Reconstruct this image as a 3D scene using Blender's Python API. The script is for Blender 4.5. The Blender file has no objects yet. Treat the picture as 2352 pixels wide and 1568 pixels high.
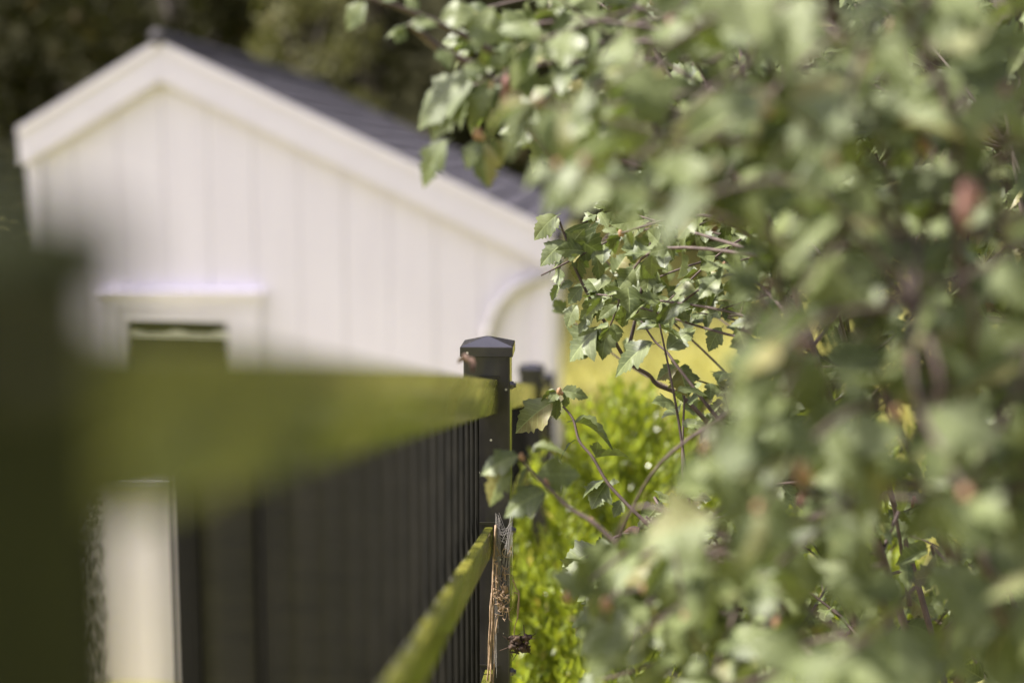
import bpy, bmesh, math, random
import numpy as np
from mathutils import Vector, Matrix, Euler

# ------------------------------------------------------------------ camera, light, exposure
SC = bpy.context.scene
COL = SC.collection
PITCH = math.radians(7.3)
EYE = Vector((0.0, 0.0, 1.35))
FOCUS = 1.9
cam_data = bpy.data.cameras.new("camera")
cam_data.lens = 50.0
cam_data.sensor_width = 36.0
cam_data.clip_start = 0.02
cam_data.clip_end = 400.0
cam_data.dof.use_dof = True
cam_data.dof.focus_distance = FOCUS
cam_data.dof.aperture_fstop = 1.9
cam_data.dof.aperture_blades = 9
cam = bpy.data.objects.new("camera", cam_data)
COL.objects.link(cam)
cam.location = EYE
cam.rotation_euler = (math.radians(90) - PITCH, 0, 0)
SC.camera = cam

SUN_AZ, SUN_EL = math.radians(-90), math.radians(54)      # azimuth from +Y towards +X
world = bpy.data.worlds.new("World")
SC.world = world
world.use_nodes = True
wn = world.node_tree
sky = wn.nodes.new("ShaderNodeTexSky")
sky.sky_type = 'NISHITA'
sky.sun_disc = False
sky.sun_elevation = SUN_EL
sky.sun_rotation = SUN_AZ
sky.air_density = 1.0
sky.dust_density = 3.0
bg = wn.nodes["Background"]
bg.inputs["Strength"].default_value = 0.11
hz = wn.nodes.new("ShaderNodeMix")             # sky greyed and tinted, as white balance for the wall
hz.data_type = 'RGBA'
hz.inputs[0].default_value = 0.62
bwn = wn.nodes.new("ShaderNodeRGBToBW")
tint = wn.nodes.new("ShaderNodeMix"); tint.data_type = 'RGBA'; tint.blend_type = 'MULTIPLY'; tint.inputs[0].default_value = 1.0
tint.inputs[7].default_value = (1.06, 0.945, 1.24, 1)
wn.links.new(sky.outputs[0], bwn.inputs[0])
wn.links.new(bwn.outputs[0], tint.inputs[6])
wn.links.new(sky.outputs[0], hz.inputs[6])
wn.links.new(tint.outputs[2], hz.inputs[7])
wn.links.new(hz.outputs[2], bg.inputs[0])
sun_d = bpy.data.lights.new("sun", 'SUN')
sun_d.energy = 3.9
sun_d.angle = math.radians(4.0)
sun_d.color = (1.0, 0.945, 0.91)
sun = bpy.data.objects.new("sun", sun_d)
COL.objects.link(sun)
sd = Vector((math.sin(SUN_AZ) * math.cos(SUN_EL), math.cos(SUN_AZ) * math.cos(SUN_EL), math.sin(SUN_EL)))
sun.rotation_euler = sd.to_track_quat('Z', 'Y').to_euler()
SC.view_settings.view_transform = 'Standard'
SC.view_settings.look = 'None'
SC.view_settings.gamma = 1.0
SC.view_settings.use_curve_mapping = False
SC.view_settings.exposure = 1.56
SC.cycles.use_denoising = True
SC.cycles.max_bounces = 8
SC.cycles.transparent_max_bounces = 8
SC.cycles.sample_clamp_indirect = 6.0

# ------------------------------------------------------------------ helpers
FWD = Vector((0, math.cos(PITCH), -math.sin(PITCH)))
UPV = Vector((0, math.sin(PITCH), math.cos(PITCH)))
RGT = Vector((1, 0, 0))
FPX = 50.0 / 36.0 * 2352


def ray(x, y):
    return FWD + RGT * ((x - 1176) / FPX) - UPV * ((y - 784) / FPX)


def Q(x, y, d):
    """point seen at x, y of a 2352 px wide picture, d metres away"""
    return EYE + ray(x, y) * d


def proj(p):
    v = p - EYE
    d = v.dot(FWD)
    if d < 1e-4:
        return (-9999, -9999, d)
    return (1176 + FPX * v.dot(RGT) / d, 784 - FPX * v.dot(UPV) / d, d)


def link(name, me, mat=None, parent=None, smooth=False):
    o = bpy.data.objects.new(name, me)
    COL.objects.link(o)
    if mat is not None and len(me.materials) == 0:
        me.materials.append(mat)
    if parent is not None:
        o.parent = parent
    if smooth:
        for p in me.polygons:
            p.use_smooth = True
    return o


def tag(o, label=None, cat=None, group=None, kind=None):
    if label:
        o["label"] = label
    if cat:
        o["category"] = cat
    if group:
        o["group"] = group
    if kind:
        o["kind"] = kind
    return o


def empty(name, loc=(0, 0, 0)):
    o = bpy.data.objects.new(name, None)
    o.empty_display_size = 0.1
    COL.objects.link(o)
    o.location = loc
    bpy.context.view_layer.update()
    return o


def mesh(name, vs, fs):
    me = bpy.data.meshes.new(name)
    me.from_pydata([tuple(v) for v in vs], [], fs)
    me.update()
    return me


class MB:
    """collects simple solids into one mesh"""

    def __init__(self):
        self.v, self.f = [], []

    def box(self, c, ex, ey, ez, sx, sy, sz):
        n = len(self.v)
        for k in (-.5, .5):
            for j, i in ((-.5, -.5), (-.5, .5), (.5, .5), (.5, -.5)):
                self.v.append(Vector(c) + ex * (i * sx) + ey * (j * sy) + ez * (k * sz))
        self.f += [(n + 3, n + 2, n + 1, n), (n + 4, n + 5, n + 6, n + 7)]
        for a in range(4):
            b = (a + 1) % 4
            self.f.append((n + a, n + b, n + 4 + b, n + 4 + a))
        return self

    def prism(self, pts, off):
        n, k = len(self.v), len(pts)
        self.v += [Vector(p) for p in pts] + [Vector(p) + off for p in pts]
        self.f.append(tuple(range(n, n + k)))
        self.f.append(tuple(range(n + 2 * k - 1, n + k - 1, -1)))
        for a in range(k):
            b = (a + 1) % k
            self.f.append((n + a, n + k + a, n + k + b, n + b))
        return self

    def tube(self, pts, r0, r1=None, n=6, caps=True):
        r1 = r0 if r1 is None else r1
        pts = [Vector(p) for p in pts]
        base = len(self.v)
        m = len(pts)
        ref = Vector((0.31, 0.2, 0.93))
        for i, p in enumerate(pts):
            t = (pts[min(i + 1, m - 1)] - pts[max(i - 1, 0)])
            t = t.normalized() if t.length > 1e-9 else Vector((0, 0, 1))
            a = t.cross(ref)
            if a.length < 1e-3:
                a = t.cross(Vector((1, 0, 0)))
            a.normalize()
            b = t.cross(a)
            r = r0 + (r1 - r0) * i / max(1, m - 1)
            for k in range(n):
                w = 2 * math.pi * k / n
                self.v.append(p + a * (r * math.cos(w)) + b * (r * math.sin(w)))
        for i in range(m - 1):
            for k in range(n):
                k2 = (k + 1) % n
                self.f.append((base + i * n + k, base + i * n + k2, base + (i + 1) * n + k2, base + (i + 1) * n + k))
        if caps:
            self.f.append(tuple(base + k for k in range(n - 1, -1, -1)))
            self.f.append(tuple(base + (m - 1) * n + k for k in range(n)))
        return self

    def blob(self, c, r, seed=0, sx=1, sy=1, sz=1, jit=0.25):
        rn = random.Random(seed)
        bm = bmesh.new()
        bmesh.ops.create_icosphere(bm, subdivisions=2, radius=1)
        n = len(self.v)
        for v in bm.verts:
            k = 1 + rn.uniform(-jit, jit)
            self.v.append(Vector(c) + Vector((v.co.x * sx, v.co.y * sy, v.co.z * sz)) * (r * k))
        bm.verts.index_update()
        for f in bm.faces:
            self.f.append(tuple(n + v.index for v in f.verts))
        bm.free()
        return self

    def build(self, name, mat, parent=None, smooth=False, bevel=0):
        me = mesh(name, self.v, self.f)
        if bevel:
            bm = bmesh.new()
            bm.from_mesh(me)
            bmesh.ops.recalc_face_normals(bm, faces=bm.faces)
            bmesh.ops.bevel(bm, geom=list(bm.edges), offset=bevel, segments=2, affect='EDGES', profile=0.6)
            bm.to_mesh(me)
            bm.free()
        else:
            bm = bmesh.new()
            bm.from_mesh(me)
            bmesh.ops.recalc_face_normals(bm, faces=bm.faces)
            bm.to_mesh(me)
            bm.free()
        return link(name, me, mat, parent, smooth)


def smooth_path(pts, n=5):
    """Catmull-Rom through the points"""
    pts = [Vector(p) for p in pts]
    out = []
    for i in range(len(pts) - 1):
        p0, p1, p2, p3 = pts[max(i - 1, 0)], pts[i], pts[i + 1], pts[min(i + 2, len(pts) - 1)]
        for k in range(n):
            t = k / n
            out.append(0.5 * ((2 * p1) + (p2 - p0) * t + (2 * p0 - 5 * p1 + 4 * p2 - p3) * t * t + (3 * p1 - p0 - 3 * p2 + p3) * t ** 3))
    out.append(pts[-1])
    return out


# ------------------------------------------------------------------ materials
def new_mat(name):
    m = bpy.data.materials.new(name)
    m.use_nodes = True
    nt = m.node_tree
    return m, nt, nt.nodes["Principled BSDF"], nt.nodes["Material Output"]


def ramp(nt, fac, stops):
    r = nt.nodes.new("ShaderNodeValToRGB")
    e = r.color_ramp.elements
    while len(e) < len(stops):
        e.new(0.5)
    for k, (p, c) in enumerate(stops):
        e[k].position = p
        e[k].color = (*c, 1) if len(c) == 3 else c
    nt.links.new(fac, r.inputs[0])
    return r.outputs[0]


def noise(nt, scale, detail=4, coord="Object", stretch=None, rough=0.6):
    tc = nt.nodes.new("ShaderNodeTexCoord")
    n = nt.nodes.new("ShaderNodeTexNoise")
    n.inputs["Scale"].default_value = scale
    n.inputs["Detail"].default_value = detail
    n.inputs["Roughness"].default_value = rough
    src = tc.outputs[coord]
    if stretch:
        mp = nt.nodes.new("ShaderNodeMapping")
        mp.inputs["Scale"].default_value = stretch
        nt.links.new(src, mp.inputs[0])
        src = mp.outputs[0]
    nt.links.new(src, n.inputs["Vector"])
    return n.outputs["Fac"]


def bump(nt, fac, bs, strength=0.3, dist=0.002):
    b = nt.nodes.new("ShaderNodeBump")
    b.inputs["Strength"].default_value = strength
    b.inputs["Distance"].default_value = dist
    nt.links.new(fac, b.inputs["Height"])
    nt.links.new(b.outputs[0], bs.inputs["Normal"])


def simple(name, c0, c1, scale, rough=0.6, bs=0.2, bd=0.002, stretch=None, spec=0.5):
    m, nt, p, o = new_mat(name)
    f = noise(nt, scale, 5, stretch=stretch)
    nt.links.new(ramp(nt, f, [(0.3, c0), (0.7, c1)]), p.inputs["Base Color"])
    p.inputs["Roughness"].default_value = rough
    p.inputs["Specular IOR Level"].default_value = spec
    bump(nt, f, p, bs, bd)
    return m


def mix_rgb(nt, fac, a, b, mode='MIX'):
    m = nt.nodes.new("ShaderNodeMix")
    m.data_type = 'RGBA'
    m.blend_type = mode
    for key, val in ((0, fac), (6, a), (7, b)):
        if hasattr(val, "is_linked") or hasattr(val, "links"):
            nt.links.new(val, m.inputs[key])
        else:
            m.inputs[key].default_value = val if key == 0 else (*val, 1)
    return m.outputs[2]


def leaf_mat(name, c_dark, c_light, c_old, trans, tfac, rough=0.5, veins=True, spec=0.4, nscale=None):
    m, nt, p, out = new_mat(name)
    oi = nt.nodes.new("ShaderNodeObjectInfo")
    ge = nt.nodes.new("ShaderNodeNewGeometry")
    ad = nt.nodes.new("ShaderNodeMath"); ad.operation = 'ADD'
    nt.links.new(oi.outputs["Random"], ad.inputs[0]); nt.links.new(ge.outputs["Random Per Island"], ad.inputs[1])
    fr = nt.nodes.new("ShaderNodeMath"); fr.operation = 'FRACT'
    nt.links.new(ad.outputs[0], fr.inputs[0])
    base = ramp(nt, fr.outputs[0], [(0.0, c_dark), (0.55, c_light), (0.93, c_light), (0.965, c_old)])
    nf = noise(nt, nscale or (60 if veins else 25), 3)
    base = mix_rgb(nt, 0.6 if nscale else 0.35, base, ramp(nt, nf, [(0.3, tuple(x * 0.55 for x in c_dark)), (0.7, tuple(min(1, x * 1.25) for x in c_light))]))
    if veins:
        uv = nt.nodes.new("ShaderNodeUVMap")
        sx = nt.nodes.new("ShaderNodeSeparateXYZ")
        nt.links.new(uv.outputs[0], sx.inputs[0])

        def M(op, a, b=None):
            q = nt.nodes.new("ShaderNodeMath"); q.operation = op
            for k, val in enumerate((a, b)):
                if val is None:
                    continue
                if isinstance(val, (int, float)):
                    q.inputs[k].default_value = val
                else:
                    nt.links.new(val, q.inputs[k])
            return q.outputs[0]
        au = M('ABSOLUTE', M('SUBTRACT', sx.outputs[0], 0.5))
        mid = M('LESS_THAN', au, 0.014)
        side = M('LESS_THAN', M('ABSOLUTE', M('SUBTRACT', M('FRACT', M('MULTIPLY', M('SUBTRACT', sx.outputs[1], M('MULTIPLY', au, 0.75)), 6.5)), 0.5)), 0.055)
        vn = M('MAXIMUM', mid, M('MULTIPLY', side, 0.6))
        base = mix_rgb(nt, M('MULTIPLY', vn, 0.55), base, tuple(min(1, x * 1.9 + 0.02) for x in c_light))
        bump(nt, M('SUBTRACT', nf, M('MULTIPLY', vn, 0.6)), p, 0.5, 0.0012)
    nt.links.new(base, p.inputs["Base Color"])
    p.inputs["Roughness"].default_value = rough
    p.inputs["Specular IOR Level"].default_value = spec
    tr = nt.nodes.new("ShaderNodeBsdfTranslucent")
    tr.inputs[0].default_value = (*trans, 1)
    mx = nt.nodes.new("ShaderNodeMixShader")
    mx.inputs[0].default_value = tfac
    nt.links.new(p.outputs[0], mx.inputs[1])
    nt.links.new(tr.outputs[0], mx.inputs[2])
    nt.links.new(mx.outputs[0], out.inputs[0])
    return m


def black_paint():
    m, nt, p, o = new_mat("black_powder_coat")
    f = noise(nt, 14, 6)
    base = ramp(nt, f, [(0.3, (0.020, 0.019, 0.021)), (0.75, (0.042, 0.039, 0.042))])
    tc = nt.nodes.new("ShaderNodeTexCoord")
    v = nt.nodes.new("ShaderNodeTexVoronoi"); v.inputs["Scale"].default_value = 70
    nt.links.new(tc.outputs["Object"], v.inputs["Vector"])
    sp = nt.nodes.new("ShaderNodeMath"); sp.operation = 'LESS_THAN'; sp.inputs[1].default_value = 0.12
    nt.links.new(v.outputs["Distance"], sp.inputs[0])
    f2 = noise(nt, 30, 2)
    g = nt.nodes.new("ShaderNodeMath"); g.operation = 'GREATER_THAN'; g.inputs[1].default_value = 0.56
    nt.links.new(f2, g.inputs[0])
    q = nt.nodes.new("ShaderNodeMath"); q.operation = 'MULTIPLY'
    nt.links.new(sp.outputs[0], q.inputs[0]); nt.links.new(g.outputs[0], q.inputs[1])
    base = mix_rgb(nt, q.outputs[0], base, (0.42, 0.40, 0.36))
    nt.links.new(base, p.inputs["Base Color"])
    nt.links.new(ramp(nt, f, [(0.3, (0.15,) * 3), (0.8, (0.28,) * 3)]), p.inputs["Roughness"])
    bump(nt, noise(nt, 400, 3), p, 0.08, 0.0005)
    return m


def reflection_paint():
    """glossy black paint with green lawn and shrub reflections painted into its colour"""
    m, nt, p, o = new_mat("painted_green_reflection")
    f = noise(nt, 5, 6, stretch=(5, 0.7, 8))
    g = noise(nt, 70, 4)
    a = ramp(nt, f, [(0.36, (0.012, 0.016, 0.005)), (0.5, (0.10, 0.108, 0.014)), (0.64, (0.27, 0.26, 0.034))])  # streaked green reflections put into the base colour
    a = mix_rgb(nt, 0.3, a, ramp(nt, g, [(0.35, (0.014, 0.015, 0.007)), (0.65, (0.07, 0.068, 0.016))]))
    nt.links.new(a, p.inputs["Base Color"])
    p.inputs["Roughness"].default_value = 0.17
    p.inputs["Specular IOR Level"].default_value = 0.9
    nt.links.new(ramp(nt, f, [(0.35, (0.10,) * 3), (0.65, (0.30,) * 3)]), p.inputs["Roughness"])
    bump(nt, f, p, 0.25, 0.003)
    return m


M_black = black_paint()
M_reflect = reflection_paint()
M_post_reflect = simple("painted_dark_green_reflection", (0.009, 0.011, 0.005), (0.036, 0.040, 0.011), 22, 0.6, 0.2, 0.001, (3, 1, 5), 0.06)  # nearest post: reflected green of the shrub painted into the colour
M_rod = simple("weathered_black_rod", (0.007, 0.007, 0.005), (0.014, 0.013, 0.009), 20, 0.7, 0.1, 0.0005, None, 0.05)
M_white = simple("white_house_paint", (0.78, 0.735, 0.80), (0.83, 0.79, 0.85), 3, 0.55, 0.05, 0.002, (6, 6, 0.4))
M_trim = simple("white_trim_paint", (0.75, 0.71, 0.765), (0.81, 0.77, 0.82), 4, 0.45, 0.04)
M_pipe = simple("cream_pipe_plastic", (0.42, 0.40, 0.37), (0.46, 0.44, 0.41), 4, 0.4, 0.03)
M_roof = simple("dark_roof_shingle", (0.026, 0.023, 0.027), (0.055, 0.049, 0.055), 9, 0.75, 0.5, 0.01)
M_dark = simple("anthracite_panel", (0.016, 0.015, 0.009), (0.032, 0.030, 0.017), 5, 0.6, 0.1, 0.002, (1, 1, 6), 0.25)
M_inside = simple("dim_interior", (0.05, 0.047, 0.03), (0.07, 0.065, 0.04), 2, 0.9)
M_curtain = simple("white_curtain", (0.62, 0.62, 0.50), (0.7, 0.7, 0.56), 8, 0.9)
M_bark = simple("grey_brown_twig_bark", (0.050, 0.034, 0.026), (0.12, 0.085, 0.068), 90, 0.75, 0.5, 0.001, (1, 1, 0.4))
M_trunk = simple("dark_tree_bark", (0.035, 0.028, 0.02), (0.08, 0.065, 0.048), 12, 0.9, 0.6, 0.01, (4, 4, 0.6))
M_bud = simple("pinkish_brown_bud", (0.22, 0.12, 0.06), (0.40, 0.24, 0.12), 200, 0.6, 0.3, 0.001)
M_flower = simple("withered_flower", (0.15, 0.07, 0.05), (0.28, 0.15, 0.11), 120, 0.75, 0.4, 0.001)
M_straw = simple("dry_straw_stem", (0.17, 0.11, 0.06), (0.38, 0.27, 0.16), 120, 0.7, 0.4, 0.001)
M_debris = simple("dark_rotten_plant_matter", (0.018, 0.011, 0.007), (0.085, 0.05, 0.026), 150, 0.9, 0.8, 0.002)
M_deadleaf = simple("brown_dead_leaf", (0.05, 0.028, 0.017), (0.15, 0.085, 0.05), 60, 0.7, 0.4, 0.001)
M_web = simple("pale_spider_silk", (0.26, 0.24, 0.22), (0.42, 0.40, 0.37), 10, 0.4)
M_bolt = simple("weathered_zinc_bolt", (0.04, 0.04, 0.042), (0.22, 0.21, 0.21), 200, 0.35, 0.4, 0.001)
M_bolt.node_tree.nodes["Principled BSDF"].inputs["Metallic"].default_value = 0.8
M_hib = leaf_mat("hibiscus_leaf", (0.040, 0.058, 0.017), (0.142, 0.168, 0.060), (0.21, 0.175, 0.055), (0.24, 0.33, 0.04), 0.12, rough=0.50, spec=0.38)
M_box = leaf_mat("boxwood_leaf", (0.045, 0.085, 0.012), (0.25, 0.30, 0.025), (0.36, 0.27, 0.04), (0.40, 0.46, 0.03), 0.34, rough=0.28, veins=False, spec=0.5)
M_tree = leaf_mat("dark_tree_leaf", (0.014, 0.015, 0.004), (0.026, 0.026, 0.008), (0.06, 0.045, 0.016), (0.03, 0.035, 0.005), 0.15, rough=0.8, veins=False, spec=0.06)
M_olive = leaf_mat("olive_tree_leaf", (0.09, 0.095, 0.03), (0.18, 0.175, 0.06), (0.13, 0.10, 0.03), (0.08, 0.09, 0.012), 0.25, rough=0.6, veins=False, spec=0.2)
M_hedge = leaf_mat("conifer_spray", (0.06, 0.066, 0.018), (0.11, 0.11, 0.03), (0.09, 0.08, 0.02), (0.06, 0.08, 0.01), 0.25, rough=0.6, veins=False, spec=0.2)
M_blade = leaf_mat("meadow_grass_blade", (0.42, 0.42, 0.12), (0.60, 0.56, 0.20), (0.62, 0.54, 0.24), (0.62, 0.58, 0.14), 0.35, rough=0.6, veins=False, spec=0.2, nscale=1.6)


def ground_mat():
    m, nt, p, o = new_mat("lawn_soil")
    f = noise(nt, 0.8, 6)
    nt.links.new(ramp(nt, f, [(0.3, (0.18, 0.19, 0.045)), (0.7, (0.40, 0.37, 0.12))]), p.inputs["Base Color"])
    p.inputs["Roughness"].default_value = 0.95
    bump(nt, noise(nt, 25, 6), p, 0.7, 0.05)
    return m


def glass_mat():
    m, nt, p, out = new_mat("window_glass")
    tr = nt.nodes.new("ShaderNodeBsdfTransparent")
    tr.inputs[0].default_value = (0.8, 0.82, 0.74, 1)
    gl = nt.nodes.new("ShaderNodeBsdfGlossy"); gl.inputs["Roughness"].default_value = 0.02
    fr = nt.nodes.new("ShaderNodeFresnel"); fr.inputs[0].default_value = 1.5
    mx = nt.nodes.new("ShaderNodeMixShader")
    nt.links.new(fr.outputs[0], mx.inputs[0]); nt.links.new(tr.outputs[0], mx.inputs[1]); nt.links.new(gl.outputs[0], mx.inputs[2])
    nt.links.new(mx.outputs[0], out.inputs[0])
    return m


# ------------------------------------------------------------------ ground
def gz(y):
    if y < 3:
        return -0.158 * y
    if y < 10:
        return -0.474 - 0.2823 * (y - 3)
    if y < 14:
        return -2.45
    return -2.45 + 0.14 * (y - 14)


xs = list(range(-60, 61, 5))
ys = [-8, -4, 0, 2, 3, 4, 6, 8, 10, 11, 12, 14, 18, 22, 26, 30, 34, 40]
gv = [(x, y, gz(y) + 0.05 * math.sin(x * 1.3 + y)) for y in ys for x in xs]
nx = len(xs)
gf = [(j * nx + i, j * nx + i + 1, (j + 1) * nx + i + 1, (j + 1) * nx + i) for j in range(len(ys) - 1) for i in range(nx - 1)]
tag(link("lawn", mesh("lawn", gv, gf), ground_mat(), smooth=True), kind="structure")

M_floor = simple("dark_forest_floor", (0.010, 0.010, 0.004), (0.026, 0.025, 0.009), 1.5, 0.95, 0.8, 0.1, spec=0.05)
hv = [(x, y, gz(31) - .1 + max(0, y - 31) * .62 + .4 * math.sin(x * .5 + y)) for y in (30.5, 33, 38, 45, 60, 90) for x in range(-70, 71, 7)]
hf = [(j * 21 + i, j * 21 + i + 1, (j + 1) * 21 + i + 1, (j + 1) * 21 + i) for j in range(5) for i in range(20)]
tag(link("wooded_hill", mesh("wooded_hill", hv, hf), M_floor, smooth=True), kind="structure")

# tall sunlit grass on the bank behind the fence
rg = random.Random(5)
bv, bf = [], []
for k in range(16000):
    y = 13 + 18 * rg.random() ** 1.3
    x = rg.uniform(0.2 * y - 4.5, 0.42 * y + 2)
    h = rg.uniform(0.2, 0.6)
    w = rg.uniform(0.008, 0.02)
    a = rg.uniform(0, 3.14)
    lx, ly = rg.gauss(0, .12), rg.gauss(0, .12)
    z = gz(y)
    n = len(bv)
    c, s = math.cos(a) * w, math.sin(a) * w
    bv += [(x - c, y - s, z), (x + c, y + s, z), (x + c * .7 + lx * .4, y + s * .7 + ly * .4, z + h * .6), (x + lx, y + ly, z + h)]
    bf += [(n, n + 1, n + 2), (n, n + 2, n + 3)]
tag(link("meadow_grass", mesh("meadow_grass", bv, bf), M_blade), kind="stuff")

# ------------------------------------------------------------------ leaf clouds for trees
QV = np.array([(-.5, 0, 0), (0, .32, .05), (.5, 0, -.05), (0, -.32, .05)])


def leaf_cloud(pts, sizes, rn, name, mat, parent):
    n = len(pts)
    rs = np.random.RandomState(rn)
    u = rs.normal(size=(n, 3)); u /= np.linalg.norm(u, axis=1)[:, None]
    w = rs.normal(size=(n, 3)); w -= u * (w * u).sum(1)[:, None]; w /= np.linalg.norm(w, axis=1)[:, None]
    t = np.cross(u, w)
    V = np.array(pts)[:, None, :] + (QV[None, :, 0, None] * u[:, None] + QV[None, :, 1, None] * w[:, None] + QV[None, :, 2, None] * t[:, None]) * np.array(sizes)[:, None, None]
    V = V.reshape(-1, 3)
    me = bpy.data.meshes.new(name)
    F = np.arange(n * 4).reshape(-1, 4)
    me.from_pydata(V.tolist(), [], F.tolist())
    return link(name, me, mat, parent)


def tree(name, label, cat, group, x, y, h, rad, mat, seed, n=5000, leaf=0.13, low=0.05, cone=False):
    rn = random.Random(seed)
    z0 = gz(y)
    root = empty(name, (x, y, z0))
    tag(root, label, cat, group)
    t = MB()
    path = smooth_path([(0, 0, -0.2), (rn.uniform(-.1, .1), rn.uniform(-.1, .1), h * .35), (rn.uniform(-.3, .3), rn.uniform(-.2, .2), h * .8)])
    t.tube(path, 0.03 * h, 0.008 * h, 8)
    t.build("trunk", M_trunk, root, True)
    clumps = []
    for k in range(46):
        f = rn.uniform(low, 1.0)
        rr = rad * ((1 - f) * .95 + .08 if cone else (1 - max(0, (f - .6) / .42) ** 2) ** .5)
        a = rn.uniform(0, 6.283)
        q = rr * rn.uniform(.35, 1.0)
        clumps.append((Vector((q * math.cos(a), q * math.sin(a), f * h)), rn.uniform(.16, .34) * rad))
        if k % 3 == 0:
            b = MB()
            c = clumps[-1][0]
            b.tube(smooth_path([(0, 0, c.z * .75), c * .5 + Vector((0, 0, c.z * .42)), c], 3), 0.011 * h, 0.003 * h, 5)
            b.build("limb", M_trunk, root, True)
    pts, sz = [], []
    for k in range(n):
        c, r = rn.choice(clumps)
        v = Vector((rn.gauss(0, 1), rn.gauss(0, 1), rn.gauss(0, .8)))
        v = v.normalized() * r * rn.random() ** .4
        pts.append(tuple(c + v))
        sz.append(leaf * rn.uniform(.6, 1.4))
    leaf_cloud(pts, sz, seed, "crown", mat, root)
    return root


tr_lab = [
    ("tree", "dark broad tree behind the roof apex of the white garage", -5.0, 21.5, 7.2, 2.9, M_tree),
    ("tree", "dark tree at the top left corner, behind the short roof slope", -9.0, 22.0, 7.4, 3.0, M_tree),
    ("tree", "tall dark tree showing above the long roof slope", -2.2, 24.0, 7.2, 3.2, M_tree),
    ("tree", "dark tree behind the lower end of the roof slope", 1.4, 27.5, 7.0, 2.9, M_tree),
    ("tree", "dark tree behind the hibiscus, beyond the yellow meadow", 5.6, 28.0, 8, 3.4, M_tree),
    ("tree", "rightmost dark tree, seen through gaps in the hibiscus", 9.4, 25.0, 7.5, 3.4, M_tree),
    ("tree", "far dark tree between the roof tree and the meadow", -5.2, 28.0, 9, 3.8, M_tree),
    ("tree", "far dark tree at the left end of the row", -11.0, 25.0, 9, 4.2, M_tree),
    ("tree", "far dark tree standing at the back of the meadow", 3.6, 33.0, 9, 4.0, M_tree),
]
for k, (nm, lb, x, y, h, r, m) in enumerate(tr_lab):
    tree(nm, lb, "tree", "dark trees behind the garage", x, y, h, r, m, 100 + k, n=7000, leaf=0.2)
tree("tree", "lighter olive tree just behind the garage ridge", "tree", None, -2.45, 17.4, 5.3, 1.05, M_olive, 77, n=5200, leaf=0.09, low=.45)
tree("added_dark_shrub", "added dark shrub right behind the hibiscus, deepening its gaps at the right edge", "shrub", None, 1.62, 4.1, 3.3, .82, M_tree, 55, n=5200, leaf=0.07, low=.02)  # this shrub and the next are added for deep darks between leaves
tree("added_dark_shrub", "taller added dark shrub farther back, deepening the gaps in the hibiscus", "shrub", None, 2.75, 5.6, 4.2, 1.25, M_tree, 56, n=6000, leaf=0.09, low=.02)
tree("added_dark_shrub", "added dark shrub covering a pale patch beside the left eave of the garage", "shrub", None, -4.9, 11.2, 4.7, 1.15, M_tree, 57, n=5200, leaf=0.10, low=.02)  # added to darken a pale patch of background
hx0, hx1, hy0, hy1 = -4.2, Q(232, 1200, 6.75).x, 6.0, 6.6
hz0, hz1 = gz(6.4), Q(226, 940, 6.4).z
hedge = empty("clipped_hedge", ((hx0 + hx1) / 2, (hy0 + hy1) / 2, hz0))
tag(hedge, "olive green clipped hedge at the left edge, hiding the lower corner of the garage", "hedge")
rh = random.Random(31)
hp, hsz = [], []
for k in range(26000):
    u, v, w = rh.random(), rh.random(), rh.random()
    if k < 18000:
        if rh.random() < .6:
            v = abs(rh.gauss(0, .08))
        elif rh.random() < .6:
            u = 1 - abs(rh.gauss(0, .02))
        else:
            w = 1 - abs(rh.gauss(0, .03))
    hp.append(((u - .5) * (hx1 - hx0), (v - .5) * (hy1 - hy0), w * (hz1 - hz0)))
    hsz.append(rh.uniform(.014, .026) if u > .93 else rh.uniform(.025, .05))
leaf_cloud(hp, hsz, 31, "foliage", M_hedge, hedge)["kind"] = "stuff"
m = MB()
for k in range(7):
    m.tube([(hx0 * .0 + (k - 3) * .32, 0, 0), ((k - 3) * .32 + .03, .02, (hz1 - hz0) * .85)], .02, .008, 6)
m.build("stem", M_trunk, hedge, True)

# ------------------------------------------------------------------ garage
HA = math.radians(2.9)
HX = Vector((math.cos(HA), -math.sin(HA), 0))
HY = Vector((math.sin(HA), math.cos(HA), 0))
HZ = Vector((0, 0, 1))
HO = Q(800, 600, 10.0)


def W(x, y):
    """wall-plane coordinates (along the wall, height) of a sight line"""
    r = ray(x, y)
    t = (HO - EYE).dot(HY) / r.dot(HY)
    p = EYE + r * t
    return (p - HO).dot(HX), p.z


def HP(lx, z, ly=0.0):
    return HO + HX * lx + HY * ly + HZ * (z - HO.z)


ax, az = W(372, 104)              # roof apex, on the outside edge of the bargeboards
rx, rz = W(1262, 530)
lx_, lz = W(58, 300)
mr = (az - rz) / (rx - ax)
ml = (az - lz) / (ax - lx_)
BT = az - W(372, 188)[1]          # bargeboard depth, vertical
xL, xR = W(70, 400)[0], W(1262, 700)[0]
zB = gz(10.5) - 0.05
house = empty("garage", HP(0.5 * (xL + xR), zB))
tag(house, "white timber garage with a gable roof behind the black fence", "garage")
hinv = house.matrix_world.inverted()


def hbuild(mb, name, mat, parent=None, bevel=0, smooth=False):
    par = parent or house
    inv = par.matrix_world.inverted() if par.type == 'EMPTY' else hinv
    mb.v = [inv @ Vector(v) for v in mb.v]
    return mb.build(name, mat, par, smooth, bevel)


def roofz(x, drop=0.0):
    return az - drop - (mr * (x - ax) if x > ax else ml * (ax - x))


LEN = 6.2
wx0, wz0 = W(222, 676)
wx1, _ = W(598, 700)
gx0, gz1 = W(288, 742)
gx1, _ = W(522, 745)
_, gz0 = W(305, 1064)
_, sz0 = W(310, 1128)
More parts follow.
